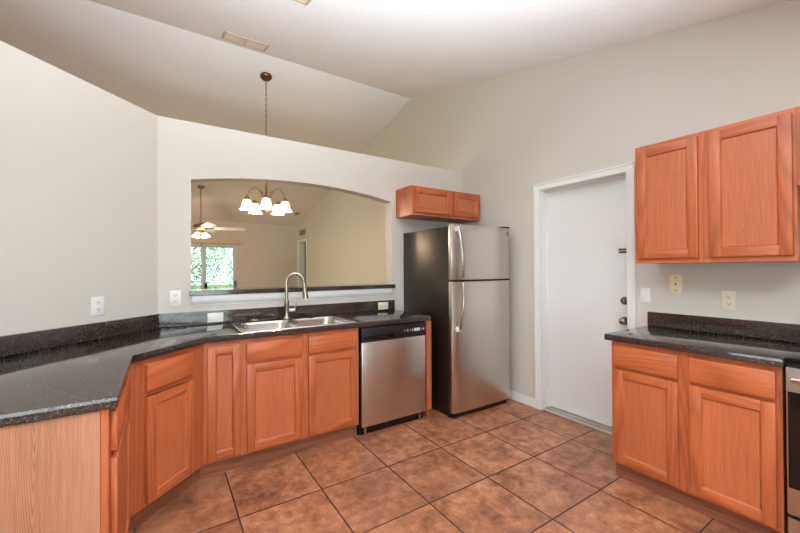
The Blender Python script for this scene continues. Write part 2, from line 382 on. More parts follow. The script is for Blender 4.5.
# baseboards
def base(name, x0, y0, x1, y1): return struct(MB().box(x0, y0, 0, x1, y1, .085, bev=.004).build(name, TRIM))
base('baseboard_right', XB - .014, DY1 + .067, XB, YA - .002)
base('baseboard_right_far', XB - .014, YA + WT, XB, HY0 - .06)
base('baseboard_far', WX1 + .07, YF - .014, XB - .016, YF)
base('baseboard_pass_through', -.03, YA + WT, XB - .02, YA + WT + .014)
base('baseboard_left', XL, YR + .02, XL + .014, 5.3)

# kitchen door with casing, jamb, threshold
def casing(b, x, y0, y1, z, wdt=.062, th=.018):
    b.box(x - th, y0 - wdt, 0, x, y0, z + wdt, bev=.004); b.box(x - th, y1, 0, x, y1 + wdt, z + wdt, bev=.004); b.box(x - th, y0, z, x, y1, z + wdt, bev=.004)
    b.box(x - th - .006, y0 - wdt, 0, x - th + .002, y0 - wdt + .016, z + wdt - .001, bev=.002); b.box(x - th - .006, y1 + wdt - .016, 0, x - th + .002, y1 + wdt, z + wdt - .001, bev=.002)
    b.box(x - th - .006, y0 - wdt, z + wdt - .016, x - th + .002, y1 + wdt, z + wdt, bev=.002)
b = MB(); casing(b, XB, DY0, DY1, DZ)
b.box(XB, DY1 - .003, 0, XB + .15, DY1 + .001, DZ); b.box(XB, DY0 - .001, 0, XB + .15, DY0 + .003, DZ); b.box(XB, DY0, DZ - .003, XB + .15, DY1, DZ + .001)
b.box(XB + .078, DY1 - .014, 0, XB + .1, DY1 - .002, DZ - .003); b.box(XB + .078, DY0 + .002, 0, XB + .1, DY0 + .014, DZ - .003); b.box(XB + .078, DY0 + .002, DZ - .015, XB + .1, DY1 - .002, DZ - .003)
struct(b.build('trim_1', TRIM))
d1 = struct(MB().box(XB + .1, DY0 + .004, .022, XB + .143, DY1 - .004, DZ - .005, bev=.003).build('door_1', DOORM))
kx = XB + .1
b = MB(); b.lathe([(0, .012), (.030, .012), (.032, .006), (.033, 0)], (kx, DY0 + .068, 1.075), (-1, 0, 0)); b.box(kx - .028, DY0 + .062, 1.055, kx - .01, DY0 + .074, 1.095, bev=.004)
o = b.build('deadbolt', KNOB, d1, 40)
b = MB(); b.lathe([(0, .068), (.014, .067), (.024, .060), (.028, .050), (.025, .040), (.014, .030), (.011, .014), (.030, .012), (.033, .004), (.033, 0)], (kx, DY0 + .068, .915), (-1, 0, 0))
b.build('knob', KNOB, d1, 50)
for dz in (1.485, 1.463): MB().box(kx - .012, 1.437, dz - .007, kx, 1.507, dz + .007, bev=.002).build('latch_plate', BRONZE, d1)
b = MB(); b.box(XB - .008, DY0, 0, XB + .15, DY1, .012, bev=.003); b.box(XB + .05, DY0, .012, XB + .09, DY1, .021, bev=.003)
struct(b.build('trim_2', STEELX))
# far doorway
b = MB(); casing(b, XB, HY0, HY1, HZ, .06); b.box(XB, HY1 - .004, 0, XB + .15, HY1 + .001, HZ); b.box(XB, HY0 - .001, 0, XB + .15, HY0 + .004, HZ); b.box(XB, HY0, HZ - .004, XB + .15, HY1, HZ + .001)
struct(b.build('trim_3', TRIM))
d2 = struct(MB().box(-.58, -.02, .015, 0, .02, HZ - .01, bev=.003).build('door_2', simple('brown_door', (150, 116, 90), .5), loc=(XB + .16 + .6, HY0 - .03, 0)))
MB().lathe([(0, .05), (.02, .045), (.025, .03), (.01, .015), (.028, .008), (.028, 0)], (-.51, .02, .95), (0, 1, 0)).build('door_handle', BRONZE, d2, 50)

# pass-through moulding under the ledge
prof = [(YA, 1.060), (YA - .010, 1.060), (YA - .012, 1.072), (YA - .022, 1.082), (YA - .030, 1.100), (YA - .034, 1.120), (YA - .034, 1.1405), (YA, 1.1405)]
struct(MB().prism([(p[0], p[1]) for p in prof], .185, 1.985, 'x').build('trim_4', TRIM))

# windows
def window(name, horiz, a0, a1, z0, z1, c, n, frame=TRIM, mull=1):
    """sliding window; horiz 'x' runs along x at y=c, 'y' along y at x=c"""
    def bx(B, p0, p1, zz0, zz1, d0, d1, **k):
        if horiz == 'x': B.box(p0, c + d0, zz0, p1, c + d1, zz1, **k)
        else: B.box(c + d0, p0, zz0, c + d1, p1, zz1, **k)
    f = MB(); fw = .045
    bx(f, a0, a0 + fw, z0, z1, .03, .11); bx(f, a1 - fw, a1, z0, z1, .03, .11); bx(f, a0 + fw, a1 - fw, z1 - fw, z1, .03, .11); bx(f, a0 + fw, a1 - fw, z0, z0 + fw, .03, .11)
    root = struct(f.build(name, frame))
    for i in range(mull + 1):
        p0 = a0 + fw + (a1 - a0 - 2 * fw) * i / (mull + 1); p1 = a0 + fw + (a1 - a0 - 2 * fw) * (i + 1) / (mull + 1)
        dd = .04 + .03 * (i % 2); s = MB(); sw = .04
        bx(s, p0, p0 + sw, z0 + fw, z1 - fw, dd, dd + .025); bx(s, p1 - sw, p1, z0 + fw, z1 - fw, dd, dd + .025)
        bx(s, p0 + sw, p1 - sw, z1 - fw - sw, z1 - fw, dd, dd + .025); bx(s, p0 + sw, p1 - sw, z0 + fw, z0 + fw + sw, dd, dd + .025)
        sash = s.build('sash', frame, root); g = MB(); bx(g, p0 + sw - .002, p1 - sw + .002, z0 + fw + sw - .002, z1 - fw - sw + .002, dd + .009, dd + .015); g.build('pane', GLASS, sash)
    return root
ALU = simple('pale_aluminium', (196, 208, 222), .4)
w1 = window('window_1', 'x', WX0, WX1, WZ0, WZ1, YF, 1, ALU, 1)
window('window_2', 'y', -1.5, 1.1, .4, 2.1, XL - .15, 1, ALU, 1)
window('window_3', 'y', 5.4, 8.0, .2, 2.05, XL - .15, 1, ALU, 1)
window('window_4', 'x', -1.9, 1.3, .3, 2.2, YR - .14, 1, ALU, 1)
b = MB(); b.box(.79, YF - .03, .87, .85, YF + .035, 1.03, bev=.006); b.build('sash_handle', BLACKP, w1)
b = MB(); b.box(1.43, YF - .012, .87, 1.475, YF + .03, 1.08, bev=.006); b.build('sash_handle', simple('grey_catch', (96, 100, 116), .5), w1)
# outside: lawn and trees
struct(MB().box(-14, YF + .22, -.3, 16, 40, -.12).build('ground', GRASS))
def tree(x, y, h, rad, n, seed, label, mats, droop):
    rnd = random.Random(seed); root = thing('tree', label, 'tree', (x, y, -.12), 0, 'trees outside the far window')
    b = MB(); pts = [(0, 0, 0)]
    for i in range(1, 7): pts.append((pts[-1][0] + rnd.uniform(-.08, .08), pts[-1][1] + rnd.uniform(-.08, .08), h * i / 6))
    b.tube(pts, [.07 - .008 * i for i in range(7)], 10)
    for k in range(7):
        i = rnd.randint(2, 5); a = rnd.uniform(0, 6.28); p = Vector(pts[i]); L = rad * rnd.uniform(.6, 1)
        b.tube([p, p + Vector((math.cos(a) * L * .5, math.sin(a) * L * .5, .35)), p + Vector((math.cos(a) * L, math.sin(a) * L, .3))], [.025, .018, .01], 7)
    b.build('trunk', BARK, root, 60)
    bm = bmesh.new()
    strands = n // 22
    for s_ in range(strands):
        a = rnd.uniform(0, 6.28); q = rad * math.sqrt(rnd.random()); cx_, cy_ = math.cos(a) * q, math.sin(a) * q
        zt = h * rnd.uniform(.35, 1.1); ln = droop * rnd.uniform(.5, 1.3)
        mi = rnd.choice((0, 0, 1, 2))
        for j in range(22):
            z = zt - ln * j / 22; c = Vector((cx_ + rnd.gauss(0, .06), cy_ + rnd.gauss(0, .06), max(.1, z)))
            l = rnd.uniform(.05, .11); wd = l * .3; M = Matrix.Rotation(rnd.uniform(0, 6.28), 3, 'Z') @ Matrix.Rotation(rnd.uniform(.3, 1.5), 3, 'X')
            vs = [bm.verts.new(c + M @ Vector(v)) for v in ((0, 0, 0), (wd, l * .5, .008), (0, l, -.012), (-wd, l * .5, .008))]
            f = bm.faces.new(vs); f.material_index = mi
    me = bpy.data.meshes.new('foliage'); bm.to_mesh(me); bm.free()
    for mt in mats: me.materials.append(mt)
    o = bpy.data.objects.new('foliage', me); COL.objects.link(o); o.parent = root
tree(.55, 12.7, 3.8, .95, 5200, 1, 'leafy green tree nearest the far window, left of its middle', LEAF, 1.3)
tree(2.6, 15.0, 4.2, 1.25, 4400, 2, 'pale green weeping tree behind the right half of the far window', LEAF[::-1], 1.6)
tree(1.0, 19.0, 5.2, 1.9, 3600, 3, 'tallest green tree, farthest back behind the far window', LEAF, 1.8)

# window valance in the far room and blind wand
vl = thing('blind_valance', 'cream valance box over the far window', 'window blind', (0, YF, 0))
MB().box(-.7, -.12, 1.96, 1.62, -.002, 2.06, bev=.006).build('headrail', simple('cream_vinyl', (206, 184, 152), .5), vl)
MB().tube([(.72, -.09, 1.97), (.72, -.09, .7)], .008, 8).build('wand', simple('tan_wand', (130, 112, 84), .5), vl)

# ------------------------------------------------------------------ cabinets
def door_mesh(x0, z0, x1, z1, y=-.02, th=.02, sw=.052, rise=True):
    b = MB()
    b.box(x0, y, z0, x0 + sw, y + th, z1, 0, .003); b.box(x1 - sw, y, z0, x1, y + th, z1, 0, .003)
    b.box(x0 + sw - .001, y + .0005, z1 - sw, x1 - sw + .001, y + th, z1, 1, .003); b.box(x0 + sw - .001, y + .0005, z0, x1 - sw + .001, y + th, z0 + sw, 1, .003)
    # sloping inner edge and flat recessed panel
    i = .006
    for (p) in ([(x0 + sw, y + .002), (x0 + sw + i, y + .010), (x0 + sw, y + .012)],): b.prism(p, z0 + sw, z1 - sw, 'z', 0)
    for (p) in ([(x1 - sw, y + .002), (x1 - sw - i, y + .010), (x1 - sw, y + .012)],): b.prism(p, z0 + sw, z1 - sw, 'z', 0)
    b.prism([(y + .002, z0 + sw), (y + .010, z0 + sw + i), (y + .012, z0 + sw)], x0 + sw, x1 - sw, 'x', 1)
    b.prism([(y + .002, z1 - sw), (y + .010, z1 - sw - i), (y + .012, z1 - sw)], x0 + sw, x1 - sw, 'x', 1)
    b.box(x0 + sw - .004, y + .010, z0 + sw - .004, x1 - sw + .004, y + .015, z1 - sw + .004, 2)
    return b
def cabinet(name, label, cat, loc, rz, W, D, z0, z1, doors, drawers, toe=True, stiles=(), rails=(), group=None, side_l=0, side_r=0, wide=(), tl=0, tr=0):
    root = thing(name, label, cat, (loc[0], loc[1], 0), rz, group)
    b = MB(); xl_, xr_ = side_l, W - side_r
    b.box(xl_, .0205, z0, xl_ + .016, D, z1); b.box(xr_ - .016, .0205, z0, xr_, D, z1); b.box(xl_ + .016, .0205, z0, xr_ - .016, D, z0 + .016, 1); b.box(xl_ + .016, D - .008, z0 + .016, xr_ - .016, D, z1)
    if not toe: b.box(xl_ + .016, .0205, z1 - .016, xr_ - .016, D, z1, 1)
    b.build('carcass', OAK, root)
    b = MB(); sw = .04
    xs = [0] + list(stiles) + [W - sw]
    for x in xs: b.box(x, 0, z0, x + sw, .0205, z1, 0)
    for x, x2 in wide: b.box(x, .0002, z0, x2, .0203, z1, 0)
    for a, c in zip(xs, xs[1:]):
        b.box(a + sw, .0003, z0, c, .02, z0 + .035, 1); b.box(a + sw, .0003, z1 - .035, c, .02, z1, 1)
        for r_ in rails: b.box(a + sw, .0003, r_, c, .02, r_ + .03, 1)
    b.build('face_frame', OAK, root)
    for (x0, zz0, x1, zz1) in doors: door_mesh(x0, zz0, x1, zz1).build('door', OAK, root, 30)
    for (x0, zz0, x1, zz1) in drawers:
        MB().box(x0, -.02, zz0, x1, 0, zz1, 1, .004).build('drawer_front', OAK, root, 30)
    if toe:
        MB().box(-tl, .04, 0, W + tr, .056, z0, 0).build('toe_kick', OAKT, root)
    return root
FY = 2.625; ZB, ZC = .10, .874
# run along the pass-through wall (origin at the face corner X=.21)
cabinet('base_cabinet', 'narrow oak base cabinet with one tall door left of the sink cabinet', 'cabinet', (.2105, FY), 0, .2445, .58, ZB, ZC,
        [(.022, .118, .222, .842)], [], tl=.0166)
cabinet('base_cabinet', 'double-door oak sink base cabinet left of the dishwasher', 'cabinet', (.455, FY), 0, .849, .58, ZB, ZC,
        [(.012, .118, .389, .700), (.436, .118, .827, .700)], [(.012, .722, .389, .845), (.436, .722, .827, .845)], stiles=(.392,), rails=(.695,), wide=((.38, .445),))
e = thing('end_panel', 'narrow oak filler panel between dishwasher and refrigerator', 'cabinet panel', (1.966, FY, 0))
MB().box(0, -.022, .08, .056, .02, ZC - .001, 0, .002).build('face_strip', OAKZ, e)
MB().box(.036, .02, 0, .056, .60, ZC - .001).build('side_panel', OAKZ, e)
# diagonal cabinet
s2 = math.sqrt(.5)
FL = .35 * math.sqrt(2) + 2 * .025 * math.tan(R(22.5))
# face corner between the run and the diagonal
c1 = Vector((.22 - .025 * math.tan(R(22.5)), FY)); c0 = c1 - Vector((s2, s2)) * FL
cabinet('base_cabinet', 'diagonal corner oak base cabinet with a drawer above one door', 'cabinet', (c0.x, c0.y), R(45), FL - .001, .62, ZB, ZC,
        [(.100, .112, .418, .672)], [(.100, .705, .418, .845)], rails=(.675,), side_l=.28, side_r=.28, wide=((.03, .11), (.405, FL - .02)), tl=.0166, tr=.0166)
# peninsula cabinet facing +X
PL = c0.y - 1.572
cabinet('base_cabinet', 'oak base cabinet at the peninsula end, seen edge-on under the left counter', 'cabinet', (c0.x, 1.572), R(90), PL - .001, .60, ZB, ZC,
        [(.03, .118, PL - .06, .690)], [(.03, .715, PL - .06, .850)], rails=(.69,), side_r=.2, tr=.0166)
e = thing('end_panel', 'broad pale oak end panel under the near end of the left counter', 'cabinet panel', (XD, 1.572, 0))
MB().box(0, -.014, 0, c0.x - .022 - XD, -.001, ZC - .001, bev=.001).build('veneer_panel', OAKE, e)
MB().box(c0.x - .021 - XD, -.012, ZB, c0.x - .001 - XD, -.001, ZC - .001).build('edge_strip', OAKZ, e)

# right-hand base cabinet
FX = 2.41
cabinet('base_cabinet', 'oak base cabinet with two drawers over two doors, right of the white door', 'cabinet', (FX, 1.225), R(-90), .768, .58, ZB, ZC,
        [(.020, .118, .361, .700), (.415, .118, .748, .700)], [(.020, .718, .361, .848), (.415, .718, .748, .848)], stiles=(.368,), rails=(.695,), wide=((.350, .426),))
# wall cabinets
cabinet('wall_cabinet', 'large double-door oak wall cabinet beside the white door', 'cabinet', (2.68, 1.196), R(-90), .749, .312, 1.367, 2.145,
        [(.018, 1.398, .346, 2.120), (.400, 1.398, .736, 2.120)], [], toe=False, stiles=(.353,), wide=((.335, .411),))
cabinet('wall_cabinet', 'short oak wall cabinet cut off at the right edge, above the range', 'cabinet', (2.68, .446), R(-90), .76, .312, 1.75, 2.145,
        [(.014, 1.775, .365, 2.120), (.395, 1.775, .746, 2.120)], [], toe=False, stiles=(.36,), wide=((.354, .406),))
cabinet('wall_cabinet', 'short double-door oak wall cabinet above the refrigerator', 'cabinet', (2.055, 2.95), 0, .938, .29, 1.875, 2.168,
        [(.030, 1.902, .498, 2.150), (.548, 1.902, .925, 2.150)], [], toe=False, stiles=(.503,), wide=((.487, .559),))

# ------------------------------------------------------------------ countertops
def slab(faces2d, z0, z1, bev=.0012):
    t = bmesh.new()
    for poly in faces2d: t.faces.new([t.verts.new((p[0], p[1], z1)) for p in poly])
    bmesh.ops.remove_doubles(t, verts=t.verts, dist=1e-5)
    bmesh.ops.recalc_face_normals(t, faces=t.faces)
    top = t.faces[:]
    r = bmesh.ops.extrude_face_region(t, geom=top)
    nv = [g for g in r['geom'] if isinstance(g, bmesh.types.BMVert)]
    for v in nv: v.co.z = z0
    bmesh.ops.recalc_face_normals(t, faces=t.faces)
    ed = [e for e in t.edges if len(e.link_faces) == 2 and e.calc_face_angle(0) > R(40)]
    bmesh.ops.bevel(t, geom=ed, offset=bev, segments=2, affect='EDGES', profile=.5)
    b = MB(); b._merge(t); return b
CT0, CT1 = .876, .914
sx0, sx1, sy0, sy1 = .485, 1.265, 2.645, 3.10
L1 = [(sx0, 2.6), (sx0, sy0), (sx0, sy1), (sx0, YA), (-.037, YA), (XD, YD), (XD, 1.548), (-.13, 1.548), (-.13, 2.25), (.22, 2.6)]
F1 = [(sx0, 2.6), (sx1, 2.6), (sx1, sy0), (sx0, sy0)]; B1 = [(sx0, sy1), (sx1, sy1), (sx1, YA), (sx0, YA)]
R1 = [(sx1, 2.6), (2.012, 2.6), (2.034, 2.622), (2.034, YA), (sx1, YA), (sx1, sy1), (sx1, sy0)]
ct = thing('countertop', 'long speckled black countertop wrapping from the peninsula past the sink', 'countertop', (0, 0, 0))
slab([L1, F1, B1, R1], CT0, CT1).build('worktop', GRAN, ct, 30)
k = .02; kd = k * math.tan(R(22.5))
MB().prism([(XD + k, 1.56), (XD + k, YD - kd), (-.037 + kd, YA - k), (2.026, YA - k), (2.026, YA - .0005), (-.037, YA - .0005), (XD + .0005, YD), (XD + .0005, 1.56)], CT1, 1.016, bev=.002).build('backsplash', GRAN, ct)
cr_ = thing('countertop', 'short speckled black countertop on the right beside the range', 'countertop', (0, 0, 0))
slab([[(2.382, .449), (XB - .001, .449), (XB - .001, 1.256), (2.382, 1.256)]], CT0, CT1).build('worktop', GRAN, cr_, 30)
MB().box(XB - .021, .449, CT1, XB - .001, 1.256, 1.016, bev=.002).build('backsplash', GRAN, cr_)
tag(MB().prism([(.165, YA - .045), (2.02, YA - .045), (2.02, YA - .0005), (OX1 - .002, YA - .0005), (OX1 - .002, YA + WT + .14), (OX0 + .002, YA + WT + .14), (OX0 + .002, YA - .0005), (.165, YA - .0005)], 1.1415, 1.180, bev=.003).build('bar_ledge', GRAN),
    'speckled black ledge along the bottom of the arched pass-through', 'ledge')

# ------------------------------------------------------------------ sink
sk = thing('sink', 'stainless double-bowl drop-in sink in the long countertop', 'sink', (.448, 2.622, CT1))
SW, SD = .85, .545
def bowl(b, x0, y0, x1, y1, dep, rc=.06):
    """open bowl with rounded corners, flat rim at z=.006"""
    t = bmesh.new(); rings = []
    def ring(ins, z, rr):
        pts = []
        for (cx_, cy_, a0) in ((x1 - ins - rr, y1 - ins - rr, 0), (x0 + ins + rr, y1 - ins - rr, 90), (x0 + ins + rr, y0 + ins + rr, 180), (x1 - ins - rr, y0 + ins + rr, 270)):
            for j in range(7):
                a = R(a0 + 15 * j); pts.append(t.verts.new((cx_ + rr * math.cos(a), cy_ + rr * math.sin(a), z)))
        return pts
    for ins, z, rr in ((0, .006, rc), (.004, .002, rc), (.008, -.01, rc), (.016, -dep * .8, rc), (.03, -dep * .95, rc), (.06, -dep, rc * .8)): rings.append(ring(ins, z, rr))
    for a, c in zip(rings, rings[1:]):
        for i in range(28): t.faces.new((a[i], a[(i + 1) % 28], c[(i + 1) % 28], c[i]))
    t.faces.new(rings[-1])
    bmesh.ops.recalc_face_normals(t, faces=t.faces)
    for f in t.faces: f.normal_flip()
    me = bpy.data.meshes.new('t'); t.to_mesh(me); t.free(); b.bm.from_mesh(me)
bx = [(.045, .032, .412, .45), (.438, .032, .805, .45)]
# deck with two rounded cut-outs
t = bmesh.new()
def rrect(x0, y0, x1, y1, r_, n=7):
    out = []
    for (cx_, cy_, a0) in ((x1 - r_, y1 - r_, 0), (x0 + r_, y1 - r_, 90), (x0 + r_, y0 + r_, 180), (x1 - r_, y0 + r_, 270)):
        for j in range(n): a = R(a0 + 15 * j); out.append((cx_ + r_ * math.cos(a), cy_ + r_ * math.sin(a)))
    return out
edges = []
for loop in [rrect(0, 0, SW, SD, .025)] + [rrect(*q, .06) for q in bx]:
    vs = [t.verts.new((p[0], p[1], .006)) for p in loop]
    for i in range(len(vs)): edges.append(t.edges.new((vs[i], vs[(i + 1) % len(vs)])))
bmesh.ops.triangle_fill(t, edges=edges, use_beauty=True)
for f in t.faces:
    if f.normal.z < 0: f.normal_flip()
outer = [e_ for e_ in t.edges if len(e_.link_faces) == 1 and (min(v.co.x for v in e_.verts) < .03 or max(v.co.x for v in e_.verts) > SW - .03 or min(v.co.y for v in e_.verts) < .026 or max(v.co.y for v in e_.verts) > SD - .03)]
r = bmesh.ops.extrude_edge_only(t, edges=outer)
for v in [g for g in r['geom'] if isinstance(g, bmesh.types.BMVert)]:
    v.co.z = .0005; v.co.x += .004 * (1 if v.co.x > SW / 2 else -1); v.co.y += .004 * (1 if v.co.y > SD / 2 else -1)
b = MB(); b._merge(t)
b.build('rim', SINKM, sk, 40)
for q in bx:
    b = MB(); bowl(b, *q, .17); bo = b.build('bowl', SINKM, sk, 50)
    MB().lathe([(.0, .003), (.022, .002), (.03, .006), (.045, .004), (.048, 0)], ((q[0] + q[2]) / 2, (q[1] + q[3]) / 2, -.1695)).build('drain', CHROME, bo, 40)
# faucet
fx, fy, fz = .874, 3.115, CT1 + .0065
fa = thing('faucet', 'brushed nickel gooseneck pull-down faucet behind the sink', 'faucet', (fx, fy, fz))
b = MB(); b.lathe([(.030, 0), (.030, .006), (.024, .012), (.021, .03), (.019, .10), (.021, .105), (.020, .16), (.0, .165)]); b.build('base', NICKEL, fa, 40)
d = Vector((.95, -.32, 0)).normalized(); rad = .070; H = .315
pts = [Vector((0, 0, .15)), Vector((0, 0, .22)), Vector((0, 0, H))] + [d * (rad - rad * math.cos(a)) + Vector((0, 0, H + rad * math.sin(a))) for a in [math.pi * i / 16 for i in range(1, 16)]] + [d * (2 * rad + .003) + Vector((0, 0, H - .02))]
b = MB(); b.tube(pts, .0138, 16); b.build('spout', NICKEL, fa, 50)
e0 = pts[-1]
b = MB(); b.tube([e0 + Vector((0, 0, .01)), e0 + Vector((0, 0, -.02)) + d * .003, e0 + Vector((0, 0, -.07)) + d * .008, e0 + Vector((0, 0, -.125)) + d * .014], [.015, .017, .021, .0245], 18); b.build('spray_head', NICKEL, fa, 40)
b = MB(); hd = Vector((.96, -.25, 0)); b.cyl(hd * .015 + Vector((0, 0, .075)), hd * .072 + Vector((0, 0, .075)), .0195, .0195, 20, bev=.003)
b.tube([hd * .07 + Vector((0, 0, .085)), hd * .075 + Vector((0, 0, .11)), hd * .08 + Vector((0, 0, .135))], [.006, .005, .005], 10); b.build('lever_handle', NICKEL, fa, 40)
# small things on the sink deck
st = thing('sink_strainer', 'steel sink strainer basket on the sink deck left of the faucet', 'sink strainer', (.615, 3.108, CT1 + .0065))
MB().lathe([(0, .012), (.03, .012), (.032, .016), (.042, .018), (.043, .013), (.034, .004), (.03, 0), (0, 0)]).build('basket', NICKEL, st, 40)
MB().lathe([(.0, .032), (.008, .031), (.009, .024), (.004, .02), (.004, .012)]).build('knob', BLACKP, st, 40)
tag(MB().lathe([(0, .016), (.012, .016), (.014, .010), (.040, .008), (.048, .004), (.048, 0), (0, 0)]).build('sink_stopper', RUBBER, None, 40, (1.075, 3.112, CT1 + .0066)),
    'round black rubber stopper on the sink deck right of the faucet', 'sink stopper')
tag(MB().box(-.075, -.012, 0, .075, .012, .014, bev=.004).build('scrub_brush', BLACKP, None, 40, (.73, 3.132, CT1 + .0066)), 'thin black strip lying between the strainer basket and the faucet', 'brush')

# ------------------------------------------------------------------ dishwasher
dw = thing('dishwasher', 'stainless dishwasher with black control panel under the counter', 'dishwasher', (1.3185, 2.605, 0))
DWW = .630
MB().box(.004, .03, .075, DWW - .004, .58, .868).build('tub', BLACKP, dw)
MB().box(0, -.012, .078, DWW, .03, .752, bev=.006).build('door_panel', STEEL, dw, 30)
cp = MB().box(-.002, -.016, .756, DWW + .002, .03, .868, bev=.005).build('control_panel', BLACKP, dw, 30)
MB().box(.03, -.018, .770, .30, -.012, .800, bev=.003).build('pull_recess', BLACKG, cp)
MB().box(.505, -.0175, .800, .565, -.015, .825).build('button_label', GREYL, cp)
for i, xx in enumerate((.40, .43, .46, .483, .58, .60)): MB().box(xx, -.0175, .805, xx + .010, -.015, .820).build('button', GREYL if i % 2 else simple('dim_button', (140, 142, 142), .5), cp)
MB().box(.0, .045, .0, DWW, .06, .076).build('kick_plate', BLACKP, dw)
for xx in (.045, .59): MB().cyl((xx, .03, 0), (xx, .03, .078), .013, .013, 14).build('foot', BRASS, dw, 30)

# ------------------------------------------------------------------ refrigerator
fr = thing('refrigerator', 'stainless top-freezer refrigerator with black side standing in the corner', 'refrigerator', (2.140, 2.437, 0))
FW_, FH, GZ = .756, 1.735, 1.238
MB().box(.004, .068, .03, FW_ - .004, .80, FH - .015, bev=.006).build('cabinet_body', BLACKE, fr, 30)
for nm, z0, z1 in (('freezer_door', GZ, FH), ('fridge_door', .055, GZ - .018)):
    b = MB(); t_ = []
    # gently bowed front
    n = 14; poly = [(0, .062)] + [(FW_ * i / n, .012 * (2 * i / n - 1) ** 4 + (.006 if i in (0, n) else 0)) for i in range(n + 1)] + [(FW_, .062)]
    b.prism(poly, z0, z1, 'z', bev=.002)
    dd = b.build(nm, STEEL, fr, 35)
    hz = (z0 + .02, z1 - .02) if nm == 'freezer_door' else (z0 + .735, z1 - .01)
    top, bot = hz[1], hz[0]
    N_ = 14
    if nm == 'freezer_door': P = [(.05 + .03 * ((1 - i / N_) ** 1.2), -.012 - .042 * math.sin(math.pi * min(1, .12 + .88 * i / N_)) ** .6, bot + (top - bot) * i / N_) for i in range(N_ + 1)]
    else: P = [(.05 + .03 * ((i / N_) ** 1.2), -.012 - .042 * math.sin(math.pi * min(1, .12 + .88 * (1 - i / N_))) ** .6, bot + (top - bot) * i / N_) for i in range(N_ + 1)]
    h = MB().tube(P, .0125, 12, flat=1.3).build('handle', NICKEL, dd, 50)
    ez = top - .012 if nm == 'freezer_door' else bot + .02
    MB().box(.036, -.03, ez - .03, .064, .012, ez + .012, bev=.004).build('handle_end_cap', WHITEP, h)
    MB().box(.01, .0622, z0 + .01, FW_ - .01, .0675, z1 - .01).build('gasket', RUBBER, dd)
MB().box(FW_ - .06, -.001, 1.665, FW_ - .028, .010, 1.700, bev=.003).build('badge', simple('badge_grey', (150, 140, 124), .4, .6), fr)
MB().box(FW_ - .10, .0, FH, FW_ - .012, .11, FH + .014, bev=.004).build('hinge_cover', HINGE, fr)
MB().box(.002, .016, GZ - .017, FW_ - .002, .067, GZ - .001).build('dark_gap_strip', RUBBER, fr)  # black strip added so the gap between the doors looks dark
MB().box(.03, .04, .0, FW_ - .03, .075, .052).build('toe_grille', BLACKP, fr)
for xx in (.03, FW_ - .03): MB().cyl((xx, .09, 0), (xx, .09, .035), .016, .016, 12).build('foot', BLACKP, fr)

# ------------------------------------------------------------------ range
rg = thing('range', 'stainless and black glass range cut off by the right edge of the picture', 'stove', (2.395, .4455, 0), R(-90))
RW = .755
MB().box(0, .03, .02, RW, .595, .895).build('body', BLACKP, rg)
ckt = MB().box(0, -.012, .897, RW, .595, .924, bev=.004).build('cooktop', BLACKG, rg, 30)
for (cx_, cy_, rr_) in ((.2, .17, .10), (.55, .17, .08), (.2, .43, .08), (.55, .43, .10)):
    MB().lathe([(rr_ - .006, .9245), (rr_ - .006, .925), (rr_, .925), (rr_, .9245)], (cx_, cy_, 0)).build('burner_ring', simple('ring_grey', (70, 70, 72), .3), ckt)
bg = MB().box(0, .535, .925, RW, .595, 1.10, bev=.006).build('backguard', BLACKG, rg)
for i in range(4): MB().cyl((.10 + (.18 if i > 1 else 0) * 2 + .09 * i, .535, 1.01), (.10 + (.18 if i > 1 else 0) * 2 + .09 * i, .51, 1.01), .02, .018, 18, bev=.002).build('knob', STEEL, bg, 30)
od = MB().box(.004, -.012, .215, RW - .004, .03, .882, bev=.004).build('oven_door', STEELX, rg, 30)
MB().box(.010, -.0145, .337, RW - .010, -.010, .772, bev=.001).build('glass_panel', BLACKG, od)
hb = MB(); hb.cyl((.03, -.055, .835), (RW - .03, -.055, .835), .014, .014, 18, bev=.003)
for xx in (.06, RW - .06): hb.box(xx - .012, -.05, .825, xx + .012, -.01, .845)
hb.build('handle', CHROME, od, 40)
MB().box(.004, -.010, .055, RW - .004, .03, .200, bev=.004).build('storage_drawer', STEELX, rg, 30)
for xx in (.05, RW - .05):
    for yy in (.06, .5): MB().cyl((xx, yy, 0), (xx, yy, .022), .015, .015, 12).build('foot', BLACKP, rg)

